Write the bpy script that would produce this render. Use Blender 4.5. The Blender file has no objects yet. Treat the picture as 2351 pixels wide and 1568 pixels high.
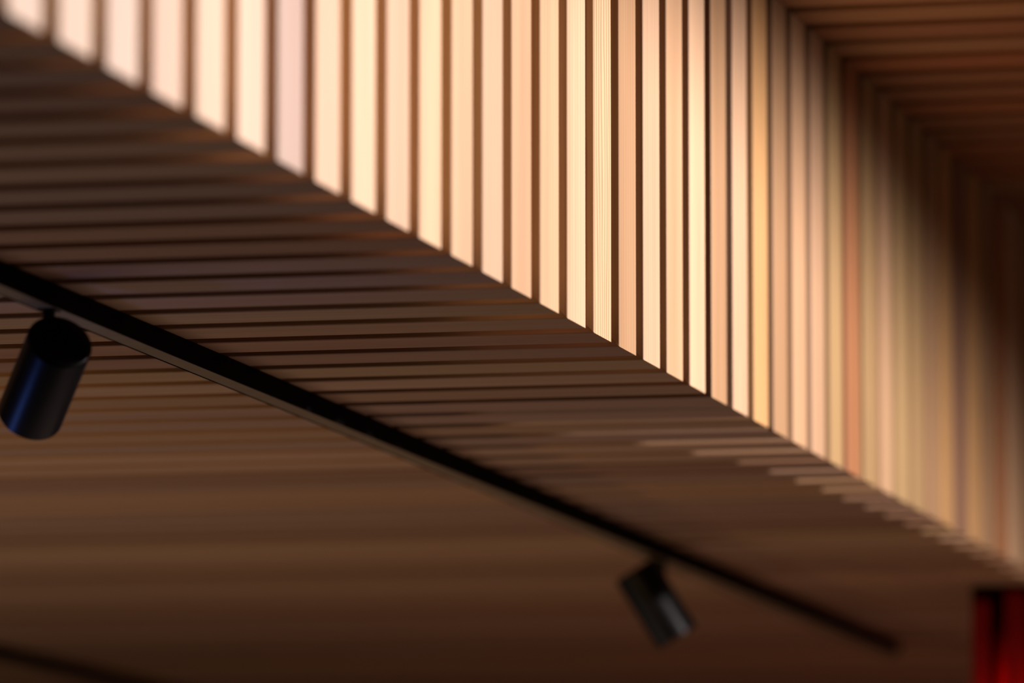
import bpy, bmesh, math, random
from mathutils import Vector, Matrix
random.seed(11)
S = bpy.context.scene
COL = S.collection
CZ = 1.6                                   # camera height over the floor

ZH_ = CZ + 1.2545                          # high ceiling face
# ------------------------------------------------------------ camera
f, W_, H_ = 14700.0, 2351.0, 1568.0
vd = Vector((4600 - W_/2, 2530 - H_/2, f)).normalized()          # room axis in (right, down, forward)
wu = Vector((0, -1, (2530 - H_/2)/f)).normalized()               # up
rr = vd.cross(wu)
def world(q): return Vector((q.dot(rr), q.dot(vd), q.dot(wu)))
ax, ay, az = world(Vector((1,0,0))), world(Vector((0,-1,0))), world(Vector((0,0,-1)))
cam_d = bpy.data.cameras.new('camera'); cam = bpy.data.objects.new('camera', cam_d); COL.objects.link(cam)
m3 = Matrix((ax, ay, az)).transposed()
cam.matrix_world = Matrix.Translation((0,0,CZ)) @ m3.to_4x4()
cam_d.sensor_width = 36; cam_d.lens = f/W_*36
cam_d.clip_start = .05; cam_d.clip_end = 100
cam_d.dof.use_dof = True; cam_d.dof.focus_distance = 6.42; cam_d.dof.aperture_fstop = 4.2
S.camera = cam
S.view_settings.view_transform = 'Standard'; S.view_settings.look = 'None'
S.view_settings.exposure = 0.0; S.view_settings.gamma = 1; S.view_settings.use_curve_mapping = False

# ------------------------------------------------------------ world and lights
wd = bpy.data.worlds.new('world'); S.world = wd; wd.use_nodes = True
wd.node_tree.nodes['Background'].inputs[0].default_value = (.05,.035,.025,1)
wd.node_tree.nodes['Background'].inputs[1].default_value = .3
def lamp(name, kind, loc, target, energy, color, **kw):
    d = bpy.data.lights.new(name, kind); d.energy = energy; d.color = color
    for k, v in kw.items(): setattr(d, k, v)
    o = bpy.data.objects.new(name, d); COL.objects.link(o); o.location = loc
    o.rotation_euler = (Vector(target) - Vector(loc)).to_track_quat('-Z','Y').to_euler()
    return o
# ceiling spotlight on the high ceiling, thrown on the slatted riser
def down_spot(name, x, y, dz, tx, ty, energy, col):
    lamp(name, 'SPOT', (x,y,ZH_-dz), (x+tx,y+ty,ZH_-dz-1), energy, col, spot_size=math.radians(178), spot_blend=.17, shadow_soft_size=.03)
down_spot('wall_spotlight', .62, 6.75, .10, -.098, -.085, 300, (1,.865,.86))
lamp('wall_fill_near', 'SPOT', (.62,6.80,ZH_-.10), (-1.336,4.6,CZ+.86), 250, (1,.865,.86), spot_size=math.radians(40), spot_blend=1, shadow_soft_size=.03)  # added fill beside the main spot, brightens the near end of the riser
# added area fills below, standing in for dim room light and floor bounce
lamp('room_fill_left', 'AREA', (-3.9,7.6,.5), (-3.1,7.8,CZ+.75), 8.5, (1,.80,.66), shape='RECTANGLE', size=1.6, size_y=1.2)
lamp('room_fill_center', 'AREA', (-2.1,6.9,.25), (-2.1,6.1,CZ+1), 6.4, (1,.74,.68), shape='RECTANGLE', size=2.4, size_y=3)
lamp('blue_stage_light', 'AREA', (-3.02,5.68,CZ-.34), (-1.82,5.72,CZ+.66), .038, (.12,.25,1), shape='DISK', size=.2, spread=math.radians(20))
lamp('warm_light_left', 'SPOT', (-3.7,3.4,CZ+.30), (-2.5,6.6,CZ+.75), 85, (1,.55,.22), spot_size=math.radians(26), spot_blend=1, shadow_soft_size=.05)
lamp('red_drape_fill', 'SPOT', (-1.585,8.86,CZ+.30), (-1.335,9.3,CZ+.50), 120, (1,.02,.01), spot_size=math.radians(40), spot_blend=1, shadow_soft_size=.02)  # unseen red lamp added to make the guessed drape glow and fade upwards
lamp('red_glow_far', 'AREA', (-1.6,10.4,.4), (-1.6,10.6,2), 1.2, (1,.03,.02), shape='RECTANGLE', size=.6, size_y=.6)

# ------------------------------------------------------------ helpers
def link(name, me, m=None, parent=None, kind=None):
    o = bpy.data.objects.new(name, me); COL.objects.link(o)
    if m is not None and me is not None and not me.materials: me.materials.append(m)
    if parent: o.parent = parent
    if kind: o['kind'] = kind
    return o
def bm_mesh(bm, name, smooth=False):
    bmesh.ops.recalc_face_normals(bm, faces=bm.faces)
    me = bpy.data.meshes.new(name); bm.to_mesh(me); bm.free()
    if smooth:
        for p in me.polygons: p.use_smooth = True
    return me
def box_bm(x0,x1,y0,y1,z0,z1, bm=None, bev=0):
    own = bm is None
    b = bmesh.new()
    bmesh.ops.create_cube(b, size=1)
    for v in b.verts: v.co = Vector(((x0+x1)/2+v.co.x*(x1-x0), (y0+y1)/2+v.co.y*(y1-y0), (z0+z1)/2+v.co.z*(z1-z0)))
    if bev: bmesh.ops.bevel(b, geom=b.edges[:], offset=bev, segments=1, affect='EDGES')
    if own: return b
    me = bpy.data.meshes.new('t'); b.to_mesh(me); b.free(); bm.from_mesh(me); bpy.data.meshes.remove(me); return bm
def profile(poly, y0, y1, bev=0):
    """polygon in XZ pushed along Y, long edges eased"""
    b = bmesh.new()
    a = [b.verts.new((x,y0,z)) for x,z in poly]; c = [b.verts.new((x,y1,z)) for x,z in poly]
    b.faces.new(a); b.faces.new(c[::-1]); n = len(poly)
    for i in range(n): b.faces.new((a[i],a[(i+1)%n],c[(i+1)%n],c[i]))
    if bev: bmesh.ops.bevel(b, geom=[e for e in b.edges if e.verts[0].co.y == e.verts[1].co.y and (abs(e.verts[0].co.x-e.verts[1].co.x) < 1e-4 or abs(e.verts[0].co.z-e.verts[1].co.z) < 1e-4)], offset=bev, segments=1, affect='EDGES')
    return b
def lathe(prof, n=48):
    """(radius, along) turned about Z"""
    b = bmesh.new(); rings = []
    for r, z in prof:
        if r < 1e-6: rings.append([b.verts.new((0,0,z))])
        else: rings.append([b.verts.new((r*math.cos(2*math.pi*i/n), r*math.sin(2*math.pi*i/n), z)) for i in range(n)])
    for A, B in zip(rings, rings[1:]):
        for i in range(n):
            j = (i+1) % n
            if len(A) == 1: b.faces.new((A[0],B[i],B[j]))
            elif len(B) == 1: b.faces.new((A[i],A[j],B[0]))
            else: b.faces.new((A[i],A[j],B[j],B[i]))
    return b

# ------------------------------------------------------------ materials
def mat(name): 
    m = bpy.data.materials.new(name); m.use_nodes = True
    return m, m.node_tree.nodes, m.node_tree.links, m.node_tree.nodes['Principled BSDF']
def wood(name, axis, rings=.82, edge=.35, along=.5, wob=2.5):
    """cedar slat: object colour, straight fibres and growth lines along 'axis'"""
    m, N, L, P = mat(name)
    oi = N.new('ShaderNodeObjectInfo'); tc = N.new('ShaderNodeTexCoord')
    comb = N.new('ShaderNodeCombineXYZ')
    mul = N.new('ShaderNodeMath'); mul.operation = 'MULTIPLY'; mul.inputs[1].default_value = 37
    L.new(oi.outputs['Random'], mul.inputs[0])
    for i in range(3): L.new(mul.outputs[0], comb.inputs[i])
    add = N.new('ShaderNodeVectorMath'); add.operation = 'ADD'
    L.new(tc.outputs['Object'], add.inputs[0]); L.new(comb.outputs[0], add.inputs[1])
    def mapped(s_along, s_across):
        mp = N.new('ShaderNodeMapping')
        s = [s_across]*3; s['XYZ'.index(axis)] = s_along
        mp.inputs['Scale'].default_value = s
        L.new(add.outputs[0], mp.inputs['Vector']); return mp
    m1 = mapped(6, 420); fib = N.new('ShaderNodeTexNoise'); fib.inputs['Scale'].default_value = 1; fib.inputs['Detail'].default_value = 3
    L.new(m1.outputs[0], fib.inputs['Vector'])
    m2 = mapped(along, 14); wv = N.new('ShaderNodeTexWave'); wv.wave_type = 'RINGS'; wv.rings_direction = axis
    wv.inputs['Scale'].default_value = 2.6; wv.inputs['Distortion'].default_value = wob; wv.inputs['Detail'].default_value = 2; wv.inputs['Detail Scale'].default_value = .6
    L.new(m2.outputs[0], wv.inputs['Vector'])
    m3_ = mapped(1.2, 22); bl = N.new('ShaderNodeTexNoise'); bl.inputs['Scale'].default_value = 1; bl.inputs['Detail'].default_value = 2
    L.new(m3_.outputs[0], bl.inputs['Vector'])
    r1 = N.new('ShaderNodeMapRange'); r1.inputs[1].default_value=.3; r1.inputs[2].default_value=.7; r1.inputs[3].default_value=.90; r1.inputs[4].default_value=1.06
    L.new(fib.outputs['Fac'], r1.inputs[0])
    r2 = N.new('ShaderNodeMapRange'); r2.inputs[1].default_value=0; r2.inputs[2].default_value=edge; r2.inputs[3].default_value=rings; r2.inputs[4].default_value=1.0
    L.new(wv.outputs['Fac'], r2.inputs[0])
    r3 = N.new('ShaderNodeMapRange'); r3.inputs[1].default_value=.3; r3.inputs[2].default_value=.7; r3.inputs[3].default_value=.82; r3.inputs[4].default_value=1.06
    L.new(bl.outputs['Fac'], r3.inputs[0])
    a = N.new('ShaderNodeMath'); a.operation='MULTIPLY'; L.new(r1.outputs[0], a.inputs[0]); L.new(r2.outputs[0], a.inputs[1])
    b = N.new('ShaderNodeMath'); b.operation='MULTIPLY'; L.new(a.outputs[0], b.inputs[0]); L.new(r3.outputs[0], b.inputs[1])
    # darker grain is also redder: colour ** (2 - g)
    inv = N.new('ShaderNodeMath'); inv.operation='SUBTRACT'; inv.inputs[0].default_value=1.0; L.new(b.outputs[0], inv.inputs[1])
    mixc = N.new('ShaderNodeMixRGB'); mixc.inputs[2].default_value=(.25,.085,.03,1)
    ml = N.new('ShaderNodeMath'); ml.operation='MULTIPLY'; ml.inputs[1].default_value=1.0; ml.use_clamp=True; L.new(inv.outputs[0], ml.inputs[0])
    L.new(ml.outputs[0], mixc.inputs[0]); L.new(oi.outputs['Color'], mixc.inputs[1])
    L.new(mixc.outputs[0], P.inputs['Base Color'])
    P.inputs['Roughness'].default_value = .55; P.inputs['Specular IOR Level'].default_value = .3
    bp = N.new('ShaderNodeBump'); bp.inputs['Strength'].default_value=.12; bp.inputs['Distance'].default_value=.0006
    L.new(fib.outputs['Fac'], bp.inputs['Height']); L.new(bp.outputs[0], P.inputs['Normal'])
    return m
WX, WZ = wood('cedar_grain_across','X'), wood('cedar_grain_upright','Z')
WG = wood('cedar_bold_grain_upright','Z', .35, .25, 2.2, 6)
def plain(name, col, rough=.6, metal=0, spec=.5, noise=0, nscale=8):
    m, N, L, P = mat(name)
    P.inputs['Roughness'].default_value = rough; P.inputs['Metallic'].default_value = metal; P.inputs['Specular IOR Level'].default_value = spec
    n = N.new('ShaderNodeTexNoise'); n.inputs['Scale'].default_value = nscale; n.inputs['Detail'].default_value = 4
    tc = N.new('ShaderNodeTexCoord'); L.new(tc.outputs['Object'], n.inputs['Vector'])
    cr = N.new('ShaderNodeValToRGB')
    cr.color_ramp.elements[0].position=.3; cr.color_ramp.elements[1].position=.7
    cr.color_ramp.elements[0].color = tuple(c*(1-noise) for c in col)+(1,)
    cr.color_ramp.elements[1].color = tuple(c*(1+noise) for c in col)+(1,)
    L.new(n.outputs['Fac'], cr.inputs[0]); L.new(cr.outputs[0], P.inputs['Base Color'])
    return m
M_back = plain('backing_felt', (.012,.007,.005), .95, spec=.1, noise=.2)
M_black = plain('satin_black_metal', (.004,.004,.0045), .42, spec=.22, noise=.15, nscale=60)
M_track = plain('dull_black_metal', (.0022,.0021,.002), .7, spec=.04, noise=.1, nscale=60)
M_housing = plain('anodised_black', (.003,.003,.0035), .36, spec=.2, noise=.1, nscale=60)
M_strip = plain('bronze_track_cover', (.30,.22,.12), .5, spec=.4, noise=.08, nscale=30)
M_lens = plain('dark_lens', (.02,.02,.022), .12)
M_floor = plain('dark_floor', (.09,.06,.045), .5, noise=.3, nscale=3)
M_wall = plain('dim_plaster', (.10,.07,.055), .9, noise=.1, nscale=5)
M_curtain = plain('red_velvet', (.08,.0022,.0018), 1, spec=0, noise=.15, nscale=40)

# ------------------------------------------------------------ sizes of the slatted step
P_ = .12; FW = .081; D_ = .045
XW = -1.3363                       # face of the slatted riser
ZL = CZ + .7545                    # face of the low ceiling
ZH = CZ + 1.2545                   # face of the high ceiling
XL, XR = -5.2, 2.2
def near_y(k): return P_*(k+.48) - .4011
K0, K1 = 35, 106
YA, YB = near_y(K0)-.05, near_y(K1)+.15

# ------------------------------------------------------------ room shell
lid = .03
ceil_low = link('ceiling_low', bm_mesh(box_bm(XL-.1,XW-D_-lid,YA,YB,ZL+D_,ZL+D_+lid),'ceiling_low'), M_back, kind='structure')
riser = link('wall_riser', bm_mesh(box_bm(XW-D_-lid,XW-D_,YA,YB,ZL+D_,ZH+D_),'wall_riser'), M_back, kind='structure')
ceil_high = link('ceiling_high', bm_mesh(box_bm(XW-D_,XR+.1,YA,YB,ZH+D_,ZH+D_+lid),'ceiling_high'), M_back, kind='structure')
link('floor', bm_mesh(box_bm(XL-.2,XR+.2,-2.2,YB+.2,-.1,0),'floor'), M_floor, kind='structure')
link('wall_left', bm_mesh(box_bm(XL-.2,XL-.1,-2.2,YB+.2,0,ZH+.1),'wall_left'), M_wall, kind='structure')
link('wall_right', bm_mesh(box_bm(XR+.1,XR+.2,-2.2,YB+.2,0,ZH+.1),'wall_right'), M_wall, kind='structure')
link('wall_back', bm_mesh(box_bm(XL-.1,XR+.1,YB,YB+.1,0,ZH+.1),'wall_back'), M_wall, kind='structure')

# ------------------------------------------------------------ slats: one mesh per kind, mitred at both corners
g = .0001
low_me = bm_mesh(profile([(XW-g,ZL),(XL,ZL),(XL,ZL+D_),(XW-D_-g,ZL+D_)],0,FW,.0009),'slat_low')
mid_me = bm_mesh(profile([(XW,ZL+g),(XW,ZH-g),(XW-D_,ZH+D_-g),(XW-D_,ZL+D_+g)],0,FW,.0009),'slat_riser')
hi_me = bm_mesh(profile([(XW+g,ZH),(XR,ZH),(XR,ZH+D_),(XW-D_+g,ZH+D_)],0,FW,.0009),'slat_high')
low_me.materials.append(WX); mid_me.materials.append(WZ); hi_me.materials.append(WX)
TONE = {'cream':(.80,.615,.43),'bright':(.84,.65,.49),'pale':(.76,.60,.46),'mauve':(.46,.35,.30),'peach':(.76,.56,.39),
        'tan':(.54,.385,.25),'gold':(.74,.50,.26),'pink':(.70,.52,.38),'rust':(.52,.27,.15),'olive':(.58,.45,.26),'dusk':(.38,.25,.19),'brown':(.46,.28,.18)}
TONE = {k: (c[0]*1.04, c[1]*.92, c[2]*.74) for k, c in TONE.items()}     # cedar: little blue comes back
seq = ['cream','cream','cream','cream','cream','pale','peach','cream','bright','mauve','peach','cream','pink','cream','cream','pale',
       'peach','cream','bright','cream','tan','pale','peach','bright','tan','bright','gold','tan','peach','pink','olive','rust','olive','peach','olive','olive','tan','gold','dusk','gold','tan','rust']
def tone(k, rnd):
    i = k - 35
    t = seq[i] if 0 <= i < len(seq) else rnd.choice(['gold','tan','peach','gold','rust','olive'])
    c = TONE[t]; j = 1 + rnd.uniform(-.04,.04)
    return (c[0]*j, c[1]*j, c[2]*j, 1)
bold_me = mid_me.copy(); bold_me.materials[0] = WG
rl, rm, rh = random.Random(3), random.Random(5), random.Random(9)
for k in range(K0, K1+1):
    y = near_y(k)
    for me, par, rnd, ax_ in ((low_me,ceil_low,rl,2),(mid_me,riser,rm,0),(hi_me,ceil_high,rh,2)):
        o = link('slat', bold_me if me is mid_me and k in (41,54,60,67,75,83,90) else me, None, par)
        o.location = (0, y + rnd.uniform(-.0008,.0008), 0)
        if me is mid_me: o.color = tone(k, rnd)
        else:
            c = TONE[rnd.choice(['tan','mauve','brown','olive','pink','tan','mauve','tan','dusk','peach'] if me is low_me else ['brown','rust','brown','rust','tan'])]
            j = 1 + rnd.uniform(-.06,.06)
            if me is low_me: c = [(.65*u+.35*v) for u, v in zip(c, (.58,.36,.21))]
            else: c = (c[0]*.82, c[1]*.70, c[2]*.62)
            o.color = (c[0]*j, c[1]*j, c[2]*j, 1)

# ------------------------------------------------------------ ceiling tracks
TILT = .003
def track(xc, y0, y1, joint, label):
    t = bpy.data.objects.new('lighting_track', None); COL.objects.link(t); t.location = (xc, y0, ZL); t.rotation_euler = (0,0,TILT)
    t['label'] = label; t['category'] = 'track'; t['group'] = 'black lighting tracks on the low ceiling'
    hw, hh, L_ = .0115, .0215, y1-y0
    b = profile([(-hw,0),(hw,0),(hw,-hh),(hw-.0012,-hh),(hw-.0012,-hh+.0012),(-hw+.0014,-hh+.0012),(-hw+.0014,-hh-.0008),(-hw,-hh-.0008)],0,L_)
    link('track_body', bm_mesh(b,'track_body'), M_track, t)
    link('end_cap', bm_mesh(box_bm(-hw-.0008,hw+.0008,L_,L_+.006,-hh-.001,-.0002,bev=.0006),'end_cap'), M_track, t)
    cuts = [0]+[j-y0 for j in joint]+[L_]
    for a, c in zip(cuts, cuts[1:]):
        link('cover_strip', bm_mesh(box_bm(-hw+.0015,hw-.0013,a+.0006,c-.0006,-hh-.0003,-hh+.0011,bev=.0002),'cover_strip'), M_strip, t)
    return t
XT = -1.762                    # the track runs 3 mrad off the room axis
def track_x(y): return XT - TILT*(y-8.5)
track(track_x(4.3), 4.3, 10.42, [5.99], 'long black ceiling track with tan underside, carrying both cylinder spotlights')
track(-3.235, 8.2, 11.7, [], 'black ceiling track far left, cut by the lower left corner of the picture')

# ------------------------------------------------------------ spotlights
def spotlight(y, pivot, axis, label):
    """pivot: point of the body's axis just under its rear cap; axis: where it points"""
    t = bpy.data.objects.new('track_spotlight', None); COL.objects.link(t)
    base = Vector((track_x(y), y, ZL-.0215)); t.location = base
    t['label'] = label; t['category'] = 'spotlight'; t['group'] = 'black cylinder spotlights on the long track'
    R, L_ = .031, .109
    link('adapter', bm_mesh(box_bm(-.0080,.0080,-.012,.012,-.0016,-.0001,bev=.0005),'adapter'), M_black, t)
    pv = pivot - base
    st = bm_mesh(lathe([(0,0),(.0058,0),(.0058,-.001),(.0058,pv.z+.002),(.0045,pv.z),(0,pv.z)],24),'stem',True)
    link('stem', st, M_black, t)
    q = Vector(axis).normalized().to_track_quat('Z','Y')
    e = .0035
    bodyp = [(0,-.012),(R-e,-.012)]+[(R-e+e*math.sin(a), -.012+e-e*math.cos(a)) for a in (.4,.8,1.2,1.5708)]
    bodyp += [(R,L_-.012-.001),(R-.001,L_-.012),(R-.003,L_-.012),(R-.0035,L_-.024),(0,L_-.024)]
    h = link('housing', bm_mesh(lathe(bodyp,64),'housing'), M_housing, t)
    for p in h.data.polygons: p.use_smooth = True
    md = h.modifiers.new('edge','EDGE_SPLIT'); md.split_angle = math.radians(40)
    h.rotation_mode = 'QUATERNION'; h.rotation_quaternion = q; h.location = pv
    ring = link('front_ring', bm_mesh(lathe([(R-.0036,L_-.0225),(R-.0036,L_-.0215),(R-.008,L_-.0215),(R-.008,L_-.0225),(R-.0036,L_-.0225)],48),'front_ring',True), M_black, h)
    link('lens', bm_mesh(lathe([(0,L_-.0215),(.012,L_-.0218),(R-.0085,L_-.0228),(R-.0085,L_-.0236),(0,L_-.0236)],48),'lens',True), M_lens, h)
    # side knuckle from the stem into the body
    dv = Vector((pv.x, pv.y, 0)); kn = lathe([(0,-.004),(.0058,-.004),(.0062,-.003),(.0062,dv.length-.002),(.005,dv.length),(0,dv.length)],24)
    k = link('knuckle', bm_mesh(kn,'knuckle',True), M_black, t); k.location = (0,0,pv.z)
    k.rotation_mode = 'QUATERNION'; k.rotation_quaternion = dv.to_track_quat('Z','Y')
    return t
def at(px, py, z): return world(Vector(((px-W_/2)/f*z, (py-H_/2)/f*z, z))) + Vector((0,0,CZ))
spotlight(5.667, at(131,801,5.93), world(Vector((-.31,.64,.70))), 'larger sharp black cylinder spotlight hanging at the left edge, tilted to the lower left')
spotlight(8.52, at(1468,1324,8.64), world(Vector((.536,.844,-.05))), 'smaller blurred black cylinder spotlight low in the picture, tilted to the lower right')

# ------------------------------------------------------------ guessed red curtain under the low ceiling, put in for the red glow
b = bmesh.new(); xa, xb = -1.458, XW-.01; n = 80; yc = 9.32; zs = [ZL-.002, ZL-.2, ZL-.6, 1.2, .05]
fr, bk = [], []
for z in zs:
    A, B = [], []
    for i in range(n+1):
        u = i/n; x = xa+(xb-xa)*u; y = yc + .022*math.cos(2*math.pi*(u*2.0+.5)) + .008*math.sin(2*math.pi*u*4)
        A.append(b.verts.new((x,y,z))); B.append(b.verts.new((x,y+.004,z)))
    fr.append(A); bk.append(B)
for r in range(len(zs)-1):
    for i in range(n):
        b.faces.new((fr[r][i],fr[r][i+1],fr[r+1][i+1],fr[r+1][i])); b.faces.new((bk[r][i],bk[r+1][i],bk[r+1][i+1],bk[r][i+1]))
for i in range(n):
    b.faces.new((fr[0][i],bk[0][i],bk[0][i+1],fr[0][i+1])); b.faces.new((fr[-1][i],fr[-1][i+1],bk[-1][i+1],bk[-1][i]))
for a_, c_ in ((0,0),(n,n)):
    for r in range(len(zs)-1): b.faces.new((fr[r][a_],fr[r+1][a_],bk[r+1][a_],bk[r][a_]))
ct = bpy.data.objects.new('curtain', None); COL.objects.link(ct)
ct['label'] = 'guessed red drape carrying the blurred red glow in the lower right corner'; ct['category'] = 'curtain'
link('cloth', bm_mesh(b,'cloth',True), M_curtain, ct)
rod = bmesh.new(); box_bm(xa+.002,xb,yc-.003,yc+.003,ZL-.0035,ZL,rod,bev=.0005)
link('rail', bm_mesh(rod,'rail'), M_black, ct)
